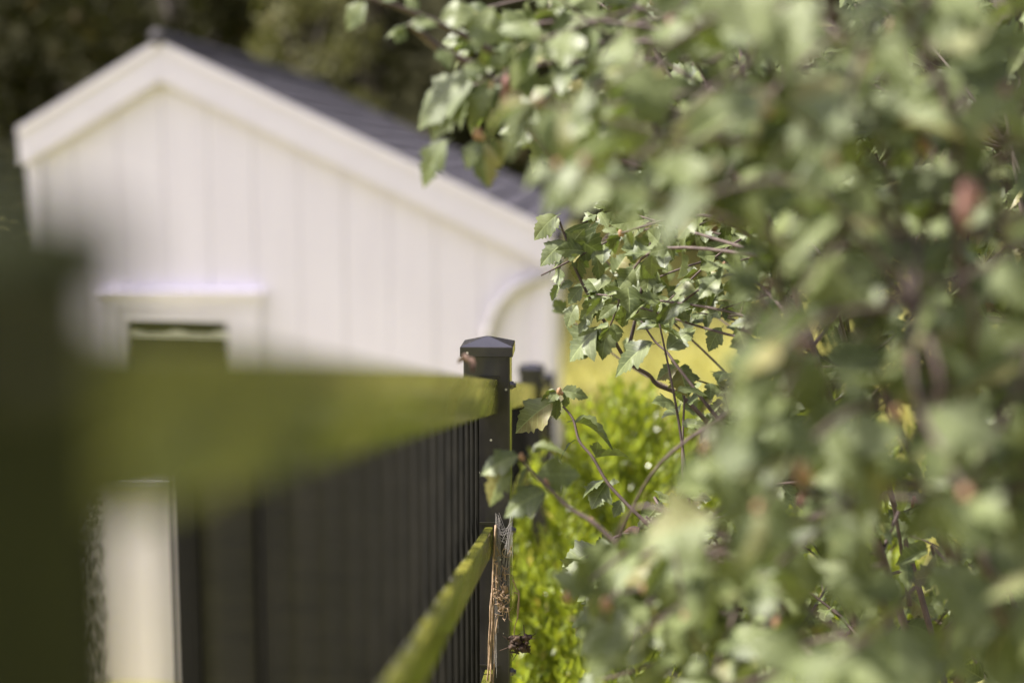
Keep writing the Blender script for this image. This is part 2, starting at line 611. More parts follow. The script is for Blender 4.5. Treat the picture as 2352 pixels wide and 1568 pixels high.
# backing wall: side walls and core behind the boards
core = MB()
rect = [(xL + .02, zB), (xR - .02, zB), (xR - .02, roofz(xR, .16)), (ax, roofz(ax, .16)), (xL + .02, roofz(xL, .16))]
wt = 0.06


def wall_piece(pts):
    core.prism([HP(x, z, 0.032) for x, z in pts], HY * wt)


zc0, zc1 = sz0 + .05, wz0 - .05
wall_piece([(xL + .02, zB), (gx0, zB), (gx0, roofz(gx0, .16)), (xL + .02, roofz(xL + .02, .16))])
wall_piece([(gx0, zB), (gx1, zB), (gx1, gz0), (gx0, gz0)])
wall_piece([(gx0, gz1), (gx1, gz1), (gx1, roofz(gx1, .16)), (ax, roofz(ax, .16)), (gx0, roofz(gx0, .16))] if gx0 < ax < gx1 else [(gx0, gz1), (gx1, gz1), (gx1, roofz(gx1, .16)), (gx0, roofz(gx0, .16))])
wall_piece([(gx1, zB), (xR - .02, zB), (xR - .02, roofz(xR, .16)), (gx1, roofz(gx1, .16))])
core.box(HP(xL + .06, .5 * (zB + roofz(xL, .2)), LEN * .5 + .1), HX, HY, HZ, .08, LEN - .1, roofz(xL, .2) - zB)
core.box(HP(xR - .06, .5 * (zB + roofz(xR, .2)), LEN * .5 + .1), HX, HY, HZ, .08, LEN - .1, roofz(xR, .2) - zB)
core.box(HP(.5 * (xL + xR), zB + 1.2, LEN), HX, HY, HZ, xR - xL - .2, .08, 2.4)
wall = hbuild(core, "wall", M_white)
room = MB()
room.box(HP(.5 * (gx0 + gx1), .5 * (gz0 + gz1), .9), HX, HY, HZ, 2.2, .05, 2.2)
hbuild(room, "inner_wall", M_inside)
# vertical boards, cut at the window
bw = 0.318
x = xL
while x < xR - 0.02:
    a, b = x + .0015, min(x + bw, xR) - .0015
    rn = random.Random(int(x * 1000))
    pr = rn.uniform(-.002, .002)

    def board(z0a, top):
        if top is None:
            pts = [(a, z0a), (b, z0a), (b, roofz(b, .13))] + ([(ax, roofz(ax, .13))] if a < ax < b else []) + [(a, roofz(a, .13))]
        else:
            pts = [(a, z0a), (b, z0a), (b, top), (a, top)]
        m = MB()
        m.prism([HP(px, pz, pr) for px, pz in pts], HY * 0.03)
        hbuild(m, "board", M_white, wall, bevel=0.003)
    if b < gx0 or a > gx1:
        board(zB, None)
    else:
        board(zB, gz0 - .01)
        board(gz1 + .01, None)
    x += bw
# corner boards
for cx in (xL + .03, xR - .03):
    m = MB()
    m.box(HP(cx, .5 * (zB + roofz(cx, .2)), .005), HX, HY, HZ, .10, .07, roofz(cx, .2) - zB)
    hbuild(m, "corner_board", M_trim, bevel=.004)
# bargeboards
OV = 0.085
for s in (0, 1):
    xe = rx + .02 if s else lx_ - .02
    m = MB()
    m.prism([HP(ax, az, -OV), HP(xe, roofz(xe), -OV), HP(xe, roofz(xe, BT), -OV), HP(ax, az - BT, -OV)], HY * 0.03)
    hbuild(m, "bargeboard", M_trim, bevel=.004)
    m = MB()       # thin fillet that carries the roof edge
    m.prism([HP(ax, az + .03, -OV - .02), HP(xe, roofz(xe, -.03), -OV - .02), HP(xe, roofz(xe, .02), -OV - .02), HP(ax, az - .02, -OV - .02)], HY * 0.018)
    hbuild(m, "roof_edge_fillet", M_trim)
    m = MB()       # soffit between the wall and the bargeboard
    m.prism([HP(ax, az - .12, -OV + .032), HP(xe, roofz(xe, .12), -OV + .032), HP(xe, roofz(xe, .15), -OV + .032), HP(ax, az - .15, -OV + .032)], HY * (OV - .036))
    hbuild(m, "soffit", M_trim)
# roof slabs with overlapping shingle courses
for s in (0, 1):
    xe = rx + .10 if s else lx_ - .06
    sl = MB()
    sl.prism([HP(ax, az + .005, -OV + .035), HP(xe, roofz(xe, -.005), -OV + .035), HP(xe, roofz(xe, .06), -OV + .035), HP(ax, az - .06, -OV + .035)], HY * (LEN + .2))
    rf = hbuild(sl, "roof", M_roof)
    nC = int(abs(xe - ax) / .17)
    rn = random.Random(s)
    for k in range(nC):
        f0, f1 = k / nC, (k + 1.12) / nC
        xa, xb = ax + (xe - ax) * f0, ax + (xe - ax) * min(f1, 1.0)
        yy = -OV - .012
        while yy < LEN:
            ln = rn.uniform(.8, 1.0)
            y2 = min(yy + ln, LEN + .05)
            m = MB()
            lo, hi = .008, .030 + rn.uniform(0, .008)
            m.prism([HP(xa, roofz(xa, -lo), yy), HP(xb, roofz(xb, -hi + .0), yy), HP(xb, roofz(xb, -hi - .014), yy), HP(xa, roofz(xa, -lo - .014), yy)], HY * (y2 - yy - .006))
            hbuild(m, "shingle", M_roof, rf)
            yy = y2
m = MB()
m.tube([HP(ax, az + .045, -OV - .03), HP(ax, az + .045, LEN + .1)], .055, .055, 12)
hbuild(m, "ridge_cap", M_roof, smooth=True)
# window
win = empty("window", HP(.5 * (wx0 + wx1), gz0))
win.parent = house
win.location = hinv @ HP(.5 * (wx0 + wx1), gz0)
bpy.context.view_layer.update()
tl = gx0 - wx0
cz, ch = .5 * (gz0 + wz0), wz0 - gz0


def wbox(name, x0, x1, z0, z1, y0, y1, mat, bevel=.004):
    m = MB()
    m.box(HP(.5 * (x0 + x1), .5 * (z0 + z1), .5 * (y0 + y1)), HX, HY, HZ, x1 - x0, y1 - y0, z1 - z0)
    return hbuild(m, name, mat, win, bevel=bevel)


fi = 0.065
wbox("casing", wx0, gx0 - fi, gz0 - .02, gz1 + .10, -.032, -.004, M_trim)
wbox("casing", gx1 + fi, wx1, gz0 - .02, gz1 + .10, -.032, -.004, M_trim)
wbox("casing", wx0 - .01, wx1 + .01, gz1 + .102, wz0, -.034, -.004, M_trim)
wbox("drip_cap", wx0 - .03, wx1 + .03, wz0 + .002, wz0 + .035, -.075, -.004, M_trim)
wbox("frame", gx0 - fi, gx0, gz0, gz1, -.022, .06, M_trim)
wbox("frame", gx1, gx1 + fi, gz0, gz1, -.022, .06, M_trim)
wbox("frame", gx0 - fi, gx1 + fi, gz1 + .002, gz1 + .085, -.020, .06, M_trim)
wbox("frame", gx0 - fi, gx1 + fi, gz0 - .06, gz0 - .002, -.020, .06, M_trim)
wbox("sill", wx0 - .03, wx1 + .03, gz0 - .11, gz0 - .062, -.09, -.002, M_trim)
wbox("apron", wx0, wx1, sz0, gz0 - .112, -.034, -.004, M_trim)
wbox("pane", gx0 + .002, gx1 - .002, gz0 + .002, gz1 - .002, .020, .026, glass_mat(), 0)
_, cr1 = W(400, 776)
_, cr0 = W(400, 786)
cur = wbox("curtain_rail", gx0 + .01, gx1 - .01, cr0, cr0 + .012, .011, .018, M_curtain, 0)
wbox("curtain_rail", gx0 + .01, gx1 - .01, cr1 - .008, cr1 + .012, .011, .018, M_curtain, 0)
for fx in (.06, .5, .94):
    m = MB()
    cxx = gx0 + (gx1 - gx0) * fx
    hw = .07
    pts = [HP(cxx + hw * math.cos(t * math.pi / 8), cr1 + .013 + .022 * math.sin(t * math.pi / 8), .012) for t in range(9)]
    if fx != .5:
        pts = [HP(min(max((p - HO).dot(HX), gx0 + .005), gx1 - .005), p.z, .012) for p in pts]
    m.prism(pts, HY * .006)
    hbuild(m, "curtain_scallop", M_curtain, win)
# rain pipe that bends down from the eave in front of the wall
pp = [W(1262, 632), W(1225, 642), W(1180, 665), W(1145, 705), W(1126, 760), W(1120, 830)]
pts = smooth_path([HP(px, pz, -.036) for px, pz in pp] + [HP(pp[-1][0] + .005, zB + .05, -.036)], 5)
m = MB()
m.tube(pts, .040, .040, 12)
hbuild(m, "rain_pipe", M_pipe, smooth=True)

# ------------------------------------------------------------------ dark gate behind the mesh
GD = 6.0
gate = empty("metal_gate", Q(780, 1560, GD))
tag(gate, "dark slatted metal gate seen through the fence rods below the window", "gate")
ginv = gate.matrix_world.inverted()
X1, Y1, Z1 = Vector((1, 0, 0)), Vector((0, 1, 0)), Vector((0, 0, 1))


def gbuild(mb, name, mat, bevel=0):
    mb.v = [ginv @ Vector(v) for v in mb.v]
    return mb.build(name, mat, gate, bevel=bevel)


gtop = Q(780, 935, GD).z
gbot = gz(Q(780, 1200, GD).y)
for (a, b, up) in ((402, 452, .02), (578, 612, .0), (1120, 1165, .0)):
    m = MB()
    xa, xb = Q(a, 1200, GD).x, Q(b, 1200, GD).x
    yy = Q(780, 1200, GD).y
    m.box(((xa + xb) / 2, yy, (gtop + up + gbot) / 2), X1, Y1, Z1, xb - xa, .09, gtop + up - gbot)
    gbuild(m, "post", M_rod, .004)
xa, xb = Q(452, 1200, GD).x, Q(1120, 1200, GD).x
nsl = 11
hs = (gtop - gbot - .06) / nsl
for k in range(nsl):
    for (u0, u1) in ((xa + .004, Q(578, 1200, GD).x - .004), (Q(612, 1200, GD).x + .004, xb - .004)):
        m = MB()
        m.box(((u0 + u1) / 2, yy, gbot + .05 + hs * (k + .5)), X1, Y1, Z1, u1 - u0, .03, hs - .004)
        gbuild(m, "slat", M_dark, .003)

# ------------------------------------------------------------------ fence
FU = ray(1324, 896).normalized()
FR = Vector((FU.x, FU.y, 0)).normalized()          # level direction along the fence
FX = Vector((FR.y, -FR.x, 0))                      # to its right, seen from the camera
P1 = Q(1117, 796, 1.9)                             # middle of the front top edge of the cap, post in focus


def along(s):
    return P1 + FU * (s / FU.dot(FR))


fence = empty("metal_fence", (P1.x, P1.y, gz(P1.y)))
tag(fence, "black metal post and rail fence with thin upright rods, running away beside the hibiscus", "fence")
finv = fence.matrix_world.inverted()


def fbuild(mb, name, mat, parent=None, bevel=0, smooth=False):
    par = parent or fence
    inv = finv
    mb.v = [inv @ Vector(v) for v in mb.v]
    return mb.build(name, mat, par, smooth, bevel)


SP = [-1.680, 0.0, 1.85, 3.7]
CW, PWd = 0.0708, 0.0625
for s in SP:
    T = along(s) - Z1 * (.036 if s < -1 else 0)      # front top edge middle; the first post is set a little lower
    c = T + FR * (CW / 2)
    zg = gz(c.y) - .1
    m = MB()
    ztop = T.z - .004
    m.box(Vector((c.x, c.y, (ztop + zg) / 2)), FX, FR, Z1, PWd, PWd, ztop - zg)
    MP = M_post_reflect if s < -1 else M_black             # the nearest post has its green reflection painted into the colour
    post = fbuild(m, "post", MP, bevel=.0025)
    # cap: lip, shoulder and low pyramid
    bm = bmesh.new()

    def ring(w, z):
        return [bm.verts.new(finv @ (Vector((c.x, c.y, T.z + z)) + FX * (w * i) + FR * (w * j))) for i, j in ((-.5, -.5), (.5, -.5), (.5, .5), (-.5, .5))]
    rings = [ring(CW - .004, -.0145), ring(CW, -.0135), ring(CW, -.0012), ring(CW - .0024, 0.0), ring(.004, .0100)]
    for a, b in zip(rings, rings[1:]):
        for k in range(4):
            bm.faces.new((a[k], a[(k + 1) % 4], b[(k + 1) % 4], b[k]))
    bm.faces.new(rings[-1]); bm.faces.new(rings[0][::-1])
    bmesh.ops.recalc_face_normals(bm, faces=bm.faces)
    me = bpy.data.meshes.new("cap"); bm.to_mesh(me); bm.free()
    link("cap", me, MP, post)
    # dark slot plates and bolts
    for kz in range(5):
        zr = -.0425 - .201 * kz + (.036 if s < -1 else 0)
        m = MB()
        m.box(T + FX * .003 + FR * (CW / 2 - PWd / 2 - .0006) + Z1 * (zr + .001), FX, FR, Z1, .027, .0024, .0032)
        fbuild(m, "slot_edge", M_dark, post)
        pb = T + FX * (PWd / 2) + FR * (CW / 2 - PWd / 2 + .013) + Z1 * (zr - .012)
        m = MB()
        m.tube([pb, pb + FX * .0045], .0062, .0058, 6)
        m.tube([pb + FX * .0045, pb + FX * .008], .0036, .003, 8)
        fbuild(m, "bolt", M_bolt, post)
rail_off = 0.003
for i in range(len(SP) - 1):
    s0, s1 = SP[i] + CW / 2 + PWd / 2 - .004, SP[i + 1] + (CW - PWd) / 2 + .004
    for kz in range(6):
        m = MB()
        a, b = along(s0), along(s1)
        d = (b - a)
        upn = Z1
        mid = (a + b) / 2 + FX * (rail_off + 0.0) + Z1 * (-.0445 - .023 - .201 * kz + (.004 if kz else 0))
        m.box(mid, FX, d.normalized(), upn, .024 if kz == 0 else .012, d.length, .046 if kz == 0 else .035)
        fbuild(m, "rail", M_reflect if kz < 2 else M_reflect, bevel=.002)
    n = int((s1 - s0) / .075)
    for k in range(n):
        p = along(s0 + (k + .5) * (s1 - s0) / n) + FX * (rail_off - .0148)
        m = MB()
        zt = p.z - .0425 - .034
        m.tube([Vector((p.x, p.y, zt)), Vector((p.x, p.y, gz(p.y) + .03))], .004, .004, 8)
        fbuild(m, "rod", M_rod, smooth=True)

# ------------------------------------------------------------------ hibiscus
HALF = [(0, 0), (.08, .05), (.18, .13), (.27, .23), (.35, .33), (.43, .39), (.40, .44), (.48, .54), (.41, .56), (.29, .57), (.26, .62), (.32, .70), (.25, .72), (.25, .79), (.17, .81), (.13, .89), (.06, .94), (0, 1.0)]


def leaf_mesh(seed, width, curl, fold, lobe):
    """toothed three-lobed blade along +Y, face up +Z, with petiole"""
    rn = random.Random(seed)
    vs, fs, uv = [], [], []
    n = len(HALF)
    sk = rn.uniform(-.06, .06)

    def P(u, v):
        uu = u * width * 1.15
        z = fold * abs(uu) + .05 * math.sin(v * 9 + seed + u * 5) * abs(u) * 2 - curl * v * v * .5 + .05 * math.sin(u * 7 + seed)
        yy = .12 + v * (1 - .18 * abs(curl)) * .88
        return (uu + sk * v * v, yy, z - .02)
    for side in (-1, 1):
        b = len(vs)
        for (u, v) in HALF:
            jit = 1 + rn.uniform(-.06, .06)
            u2 = u * jit * (lobe if .3 < v < .6 else 1.0)
            vm = v * (.97 if v > .5 else 1)
            for q in (0, .5, 1.0):
                vs.append(P(side * u2 * q, vm + (v - vm) * q + (.0 if q == 0 else 0)))
                uv.append((.5 + side * u2 * q, v))
        for i in range(n - 1):
            for q in range(2):
                a, c = b + i * 3 + q, b + (i + 1) * 3 + q
                fs.append((a, a + 1, c + 1, c) if side > 0 else (a, c, c + 1, a + 1))
    b = len(vs)
    for k in range(4):       # petiole, a thin three-sided stalk
        t = k / 3
        for w in range(3):
            an = w * 2.094
            vs.append((.010 * math.cos(an), .14 * t, .010 * math.sin(an) - .03 + .03 * t - .02))
            uv.append((.5, .0))
    for k in range(3):
        for w in range(3):
            w2 = (w + 1) % 3
            fs.append((b + k * 3 + w, b + k * 3 + w2, b + (k + 1) * 3 + w2, b + (k + 1) * 3 + w))
    me = bpy.data.meshes.new("leaf")
    me.from_pydata(vs, [], fs)
    lay = me.uv_layers.new(name="UVMap")
    for l in me.loops:
        lay.data[l.index].uv = uv[l.vertex_index]
    for p in me.polygons:
        p.use_smooth = True
    me.materials.append(M_hib)
    return me


VAR = [leaf_mesh(1, .66, .60, .30, .95), leaf_mesh(2, .60, 1.0, .45, .8), leaf_mesh(3, .80, .40, .16, 1.1), leaf_mesh(4, .50, 1.2, .60, .75),
       leaf_mesh(5, .68, .75, -.16, 1.0), leaf_mesh(6, .50, .50, .70, .7), leaf_mesh(7, .74, -.25, .34, 1.05), leaf_mesh(8, .58, 1.4, .25, .6), leaf_mesh(9, .70, .9, .5, .9)]
LEAVES = []            # (matrix, variant, projected size)
BUDS = []
TWIGS = []             # (path, r0, r1)
R = random.Random(11)

SIL = [(770, -100), (790, 30), (880, 80), (1000, 120), (1040, 165), (930, 215), (930, 300), (1060, 270), (1060, 330), (950, 350), (930, 430), (1060, 400), (1140, 480), (1200, 540), (1240, 640), (1280, 700), (1290, 830),
       (1440, 830), (1470, 760), (1690, 730), (1700, 840), (1500, 865), (1450, 930), (1560, 960), (1630, 1010), (1560, 1090), (1500, 1160), (1460, 1210), (1300, 1250), (1265, 1310), (1300, 1390), (1300, 1700), (3200, 1700), (3200, -300), (770, -300)]


CLEAR = [[(1150, 460), (1330, 460), (1430, 550), (1640, 540), (1660, 720), (1280, 900)], [(1440, -30), (1470, -30), (1560, 200), (1550, 240), (1440, 222), (1510, 180)],
         [(1560, 1090), (1660, 1160), (1720, 1240), (1640, 1260)]]


def inside(x, y, poly=SIL):
    c = False
    n = len(poly)
    for i in range(n):
        x0, y0 = poly[i]
        x1, y1 = poly[(i + 1) % n]
        if (y0 > y) != (y1 > y) and x < (x1 - x0) * (y - y0) / (y1 - y0) + x0:
            c = not c
    return c


def add_leaf(base, d, nrm, length, var, check=True):
    d = d.normalized()
    n = nrm - d * nrm.dot(d)
    if n.length < .05:
        n = Vector((0, 0, 1)) - d * d.z
    n.normalize()
    xx = d.cross(n)
    if check:
        for t in (.3, .65, 1.0):
            px, py, dd = proj(base + d * (length * t))
            if not inside(px, py) or dd < .55:
                return
            if dd < 1.72 and any(inside(px, py, g) for g in CLEAR):
                return
    M = Matrix(((xx.x * length, d.x * length, n.x * length, base.x), (xx.y * length, d.y * length, n.y * length, base.y), (xx.z * length, d.z * length, n.z * length, base.z), (0, 0, 0, 1)))
    px, py, dd = proj(base + d * length * .5)
    vis = -60 < px < 2412 and -60 < py < 1628
    LEAVES.append((M, var, (length / dd if vis else 0)))


def auto_leaves(path, step, size, start=0.3, check=True, seed=0, tipcluster=True):
    rn = random.Random(seed)
    L = [0]
    for a, b in zip(path, path[1:]):
        L.append(L[-1] + (b - a).length)
    tot = L[-1]
    s = tot * start
    ang = rn.uniform(0, 6)
    while s < tot:
        k = max(i for i in range(len(L)) if L[i] <= s)
        k = min(k, len(path) - 2)
        t = (s - L[k]) / max(1e-6, L[k + 1] - L[k])
        p = path[k].lerp(path[k + 1], t)
        tg = (path[k + 1] - path[k]).normalized()
        a0 = tg.cross(Vector((.2, .1, 1))).normalized()
        b0 = tg.cross(a0)
        ang += 2.4 + rn.uniform(-.4, .4)
        rad = a0 * math.cos(ang) + b0 * math.sin(ang)
        d = rad * 1.0 + tg * rn.uniform(.3, .8) + Vector((-.12, -.25, -.30 + rn.uniform(-.3, .25)))
        nr = Vector((rn.gauss(-.15, .35), rn.gauss(-.68, .35), rn.gauss(.75, .3)))
        f = s / tot
        ln = size * rn.uniform(.7, 1.2) * (1.0 if f < .85 else .75)
        add_leaf(p, d, nr, ln, rn.randrange(len(VAR)), check)
        s += step * rn.uniform(.7, 1.3)
    if tipcluster:
        tg = (path[-1] - path[-3]).normalized()
        for k in range(3):
            d = tg + Vector((rn.gauss(0, .6), rn.gauss(-.2, .5), rn.gauss(-.1, .5)))
            add_leaf(path[-1], d, Vector((rn.gauss(-.1, .4), -.5, .8)), size * rn.uniform(.5, .85), rn.randrange(len(VAR)), check)
        if rn.random() < .35:
            BUDS.append((path[-1], rn.uniform(.0045, .0075), rn.random() < .25, tg))


# main stems
BASE = Vector((0.62, 1.55, gz(1.55)))
NODES = []
for k, (x, y, d) in enumerate([(1700, 100, 1.3), (1950, 50, 1.0), (2200, 300, .95), (2100, 700, .95), (1800, 700, 1.25), (1750, 900, 1.5), (1750, 450, 1.6), (1700, 1250, 1.25),
                               (1600, 1300, 1.85), (1800, 1000, 2.1), (2100, 600, 2.2), (1800, 350, 2.1), (2300, 1000, 1.2), (2200, 1300, 1.7), (2050, 1450, 1.15), (2300, 200, 1.8)]):
    tip = Q(x, y, d)
    b = BASE + Vector((R.uniform(-.1, .1), R.uniform(-.1, .1), 0))
    mid = b.lerp(tip, .55) + Vector((R.uniform(.0, .14), R.uniform(-.08, .08), R.uniform(.02, .12)))
    path = smooth_path([b, b.lerp(mid, .5) + Vector((.03, 0, .05)), mid, tip], 6)
    TWIGS.append((path, .0095, .0026, "branch"))
    NODES += path[8:]


def twig_to(tip, seed, size=.055, step=.026, leafstart=.25, length=None):
    rn = random.Random(seed)
    near = min(NODES, key=lambda q: (q - tip).length + (0.25 if q.x < tip.x - .02 else 0) + rn.uniform(0, .22))
    g = (tip - near)
    if g.length < .08:
        near = near + Vector((.05, .05, -.08)); g = tip - near
    mid = near.lerp(tip, .5) + Vector((rn.gauss(0, .025), rn.gauss(0, .03), rn.gauss(.03, .03)))
    path = smooth_path([near, mid, tip], 7)
    TWIGS.append((path, .0026, .0011, "twig"))
    auto_leaves(path, step, size, leafstart, True, seed)
    return path


def scatter(box, dr, n, size, step, seed):
    rn = random.Random(seed)
    k = 0
    tries = 0
    while k < n and tries < n * 30:
        tries += 1
        x, y = rn.uniform(box[0], box[2]), rn.uniform(box[1], box[3])
        if not inside(x, y):
            continue
        d = rn.uniform(*dr)
        if d < 1.75 and any(inside(x, y, g) for g in CLEAR):
            continue
        twig_to(Q(x, y, d), seed * 1000 + k, size * rn.uniform(.85, 1.15), step)
        k += 1


scatter((1440, -60, 2900, 620), (.85, 1.35), 50, .060, .033, 1)
scatter((1720, 620, 2900, 1600), (.85, 1.3), 50, .060, .033, 2)
scatter((1340, 1300, 1800, 1600), (1.0, 1.35), 14, .054, .030, 3)
scatter((1300, 1270, 1560, 1600), (1.15, 1.5), 12, .056, .032, 16)
scatter((1560, 1000, 1800, 1260), (.95, 1.2), 6, .054, .034, 4)
scatter((1230, 150, 1600, 520), (.95, 1.3), 12, .060, .032, 5)
scatter((1080, -60, 1500, 330), (1.25, 1.6), 20, .056, .030, 6)
scatter((1240, 420, 2380, 760), (1.7, 2.4), 34, .053, .027, 7)
scatter((1560, 760, 2400, 1600), (1.6, 2.5), 60, .053, .027, 8)
scatter((1340, 1250, 1700, 1600), (1.6, 2.1), 14, .052, .028, 9)
scatter((1300, -60, 2400, 500), (1.6, 2.5), 40, .053, .027, 10)

scatter((1470, -40, 1650, 340), (1.9, 2.35), 12, .052, .026, 14)
scatter((1235, 470, 1500, 820), (1.82, 2.1), 9, .044, .014, 11)
scatter((1500, 640, 1720, 760), (1.8, 2.1), 6, .044, .014, 12)
scatter((1470, 855, 1740, 1010), (1.85, 2.15), 12, .046, .015, 15)
scatter((1480, 1130, 1760, 1330), (1.75, 2.05), 9, .046, .016, 13)
# twigs and leaves one can follow in the sharp zone
VIEWN = Vector((-.12, -.80, .62))


def c2(zx, zy): return ((1150 + zx / 3.92) * .91875, (1000 + zy / 3.92) * .91875)
def c3(zx, zy): return ((1300 + zx / 3.137) * .91875, (500 + zy / 3.137) * .91875)
def c5(zx, zy): return ((820 + zx / 3.137) * .91875, (zy / 3.137) * .91875)


def stem(cf, pts, d0, d1, r0, r1):
    n = len(pts)
    path = smooth_path([Q(*cf(*p), d0 + (d1 - d0) * i / (n - 1)) for i, p in enumerate(pts)], 5)
    TWIGS.append((path[::-1], r0, r1, "twig"))
    return path


def lf(cf, b, t, d, var=0, mode=0):
    """leaf from base to tip as traced, face to the light (0), edge on (1) or underside (2)"""
    B, T = Q(*cf(*b), d), Q(*cf(*t), d - R.uniform(-.006, .018))
    v = T - B
    nr = (VIEWN, Vector((.1, .05, 1)), Vector((.3, .7, .6)))[mode] + Vector((R.gauss(0, .16), R.gauss(0, .1), R.gauss(0, .16)))
    k = 1.12 if d < 1.4 else 1.1
    if d < 1.4 and var == 5:
        var = 0
    add_leaf(B - v * .12, v, nr, v.length * k, var, False)


dA = 1.92
stem(c2, [(1010, 60), (1110, 190), (1170, 400), (1300, 560), (1440, 800), (1600, 980), (1770, 1150), (2100, 1480), (2500, 1900)], dA, 1.85, .0032, .0015)
for b, t, v, mo in [((915, 20), (470, 260), 0, 0), ((960, -30), (930, 220), 5, 0), ((1040, -20), (1010, 90), 0, 0), ((1110, 185), (1640, 170), 3, 1), ((1150, 395), (870, 500), 1, 1), ((1310, 560), (1660, 440), 5, 1),
                    ((1330, 540), (1380, 350), 4, 2), ((1430, 790), (1150, 830), 1, 1), ((1440, 800), (1250, 1060), 2, 0), ((1460, 810), (1560, 790), 0, 0), ((1760, 1150), (2020, 1060), 2, 0), ((1600, 980), (1480, 1130), 0, 0)]:
    lf(c2, b, t, dA, v, mo)
lf(c3, (290, 1490), (85, 1500), dA, 3, 1); lf(c3, (330, 1500), (545, 1490), dA, 1, 0); lf(c3, (300, 1505), (215, 1560), dA, 0, 0); lf(c3, (330, 1510), (440, 1580), dA, 4, 0)
BUDS.append((Q(*c3(308, 1500), dA - .004), .0075, False, Vector((-.2, -.3, .6))))
dB = 1.52
stem(c2, [(600, 560), (720, 720), (880, 870), (1080, 1060), (1300, 1190), (1560, 1420), (1850, 1600), (2300, 1900)], dB, 1.45, .0034, .0016)
for b, t, v, mo in [((580, 550), (140, 640), 0, 0), ((500, 600), (150, 1060), 1, 0), ((680, 640), (550, 860), 5, 2), ((850, 900), (370, 1050), 0, 0), ((690, 500), (1000, 290), 3, 1), ((740, 730), (1230, 700), 4, 0), ((980, 800), (1130, 1080), 1, 2)]:
    lf(c2, b, t, dB, v, mo)
for p in ((600, 550), (840, 800), (1290, 1180)):
    BUDS.append((Q(*c2(*p), dB - .006), .0058, False, Vector((0, -.3, .6))))
dC = 1.98
stem(c3, [(295, 130), (385, 370), (430, 530), (570, 810), (680, 980), (830, 1250), (1010, 1370), (1080, 1450), (1300, 1567), (1700, 2000)], dC, 2.0, .0036, .0015)
for b, t, v, mo in [((360, 330), (110, 480), 0, 0), ((345, 240), (690, 440), 2, 0), ((385, 400), (590, 510), 4, 0), ((330, 470), (230, 580), 1, 0), ((385, 380), (500, 190), 0, 2), ((490, 680), (345, 810), 0, 0), ((300, 660), (240, 790), 5, 0),
                    ((450, 820), (325, 990), 0, 0), ((610, 1000), (320, 1250), 2, 0), ((640, 990), (400, 1290), 1, 0), ((700, 1000), (600, 1250), 0, 0), ((720, 610), (480, 630), 4, 0), ((300, 600), (290, 700), 3, 0), ((500, 820), (600, 960), 0, 2), ((300, 140), (200, 260), 1, 0), ((290, 120), (60, 290), 0, 0),
                    ((420, 640), (300, 660), 4, 0), ((560, 900), (440, 1010), 1, 0), ((640, 850), (830, 790), 0, 0), ((560, 700), (700, 760), 2, 0)]:
    lf(c3, b, t, dC, v, mo)
stem(c3, [(1030, 290), (970, 600), (900, 960), (830, 1240)], 2.02, 2.0, .003, .0016)
for b, t, v, mo in [((730, 590), (870, 370), 0, 0), ((970, 600), (710, 710), 2, 0), ((970, 620), (1000, 810), 2, 0), ((980, 600), (1100, 690), 0, 0), ((920, 570), (700, 500), 4, 0), ((980, 560), (1260, 640), 1, 0), ((1020, 300), (1120, 230), 0, 0), ((1010, 340), (1150, 370), 4, 0), ((900, 900), (1010, 1010), 1, 2), ((920, 860), (1130, 840), 1, 0)]:
    lf(c3, b, t, 2.03, v, mo)
dD = 1.93
stem(c3, [(945, 940), (1060, 1110), (1150, 1190), (1230, 1300), (1370, 1480), (1500, 1650), (1750, 1950)], dD, 1.88, .0030, .0014)
for b, t, v, mo in [((930, 945), (750, 885), 5, 1), ((940, 930), (840, 830), 4, 2), ((1000, 990), (1290, 885), 3, 1), ((1150, 1180), (1385, 960), 0, 0), ((1050, 1120), (630, 1310), 1, 0), ((1250, 1310), (1330, 1560), 2, 0), ((1250, 1310), (1425, 1370), 1, 0),
                    ((1240, 1310), (1040, 1380), 0, 0), ((1180, 890), (1440, 710), 5, 0), ((1290, 910), (1370, 790), 0, 0), ((1580, 1000), (1440, 1180), 0, 0), ((1200, 1290), (1240, 1210), 4, 2)]:
    lf(c3, b, t, dD, v, mo)
dT = 1.34
stem(c5, [(640, 190), (760, 290), (900, 400), (1200, 560), (1500, 900), (1900, 1400)], dT, 1.4, .0052, .0030)
stem(c5, [(300, -20), (560, 60), (900, 200), (1300, 420), (1700, 800)], dT, 1.42, .0042, .0018)
for b, t, v, mo in [((300, 20), (90, 210), 0, 0), ((640, 200), (400, 250), 5, 1), ((600, 210), (510, 360), 4, 2), ((640, 190), (860, 160), 5, 0), ((880, 150), (1140, 60), 2, 0), ((1060, 180), (1420, 260), 2, 0), ((880, 380), (960, 520), 0, 0), ((1180, 600), (560, 880), 5, 0), ((1120, 640), (670, 1030), 0, 0),
                    ((1250, 660), (1090, 960), 1, 0), ((1300, 760), (1210, 1010), 4, 0), ((940, 1100), (620, 1450), 1, 0), ((1180, 1110), (1040, 1310), 0, 0), ((1230, 1110), (1200, 1490), 0, 0), ((1300, 1080), (1430, 1300), 4, 0), ((1060, 530), (1250, 560), 0, 0), ((1450, 330), (1400, 500), 0, 0),
                    ((1600, 160), (1530, 430), 0, 0), ((1700, 300), (1830, 450), 2, 0), ((420, 10), (560, -40), 0, 0), ((700, 90), (620, -60), 0, 0), ((1300, 420), (1380, 560), 2, 0), ((1500, 480), (1580, 760), 0, 0), ((1360, 880), (1520, 960), 1, 0)]:
    lf(c5, b, t, dT, v, mo)
BUDS.append((Q(*c5(1400, 660), dT), .011, True, Vector((0, 0, 1)))); BUDS.append((Q(*c5(1175, 1050), dT), .009, False, Vector((0, 0, -1))))
stem(c5, [(2150, -60), (2330, 260), (2480, 600), (2640, 900), (2900, 1500)], 1.80, 1.82, .0052, .0028)
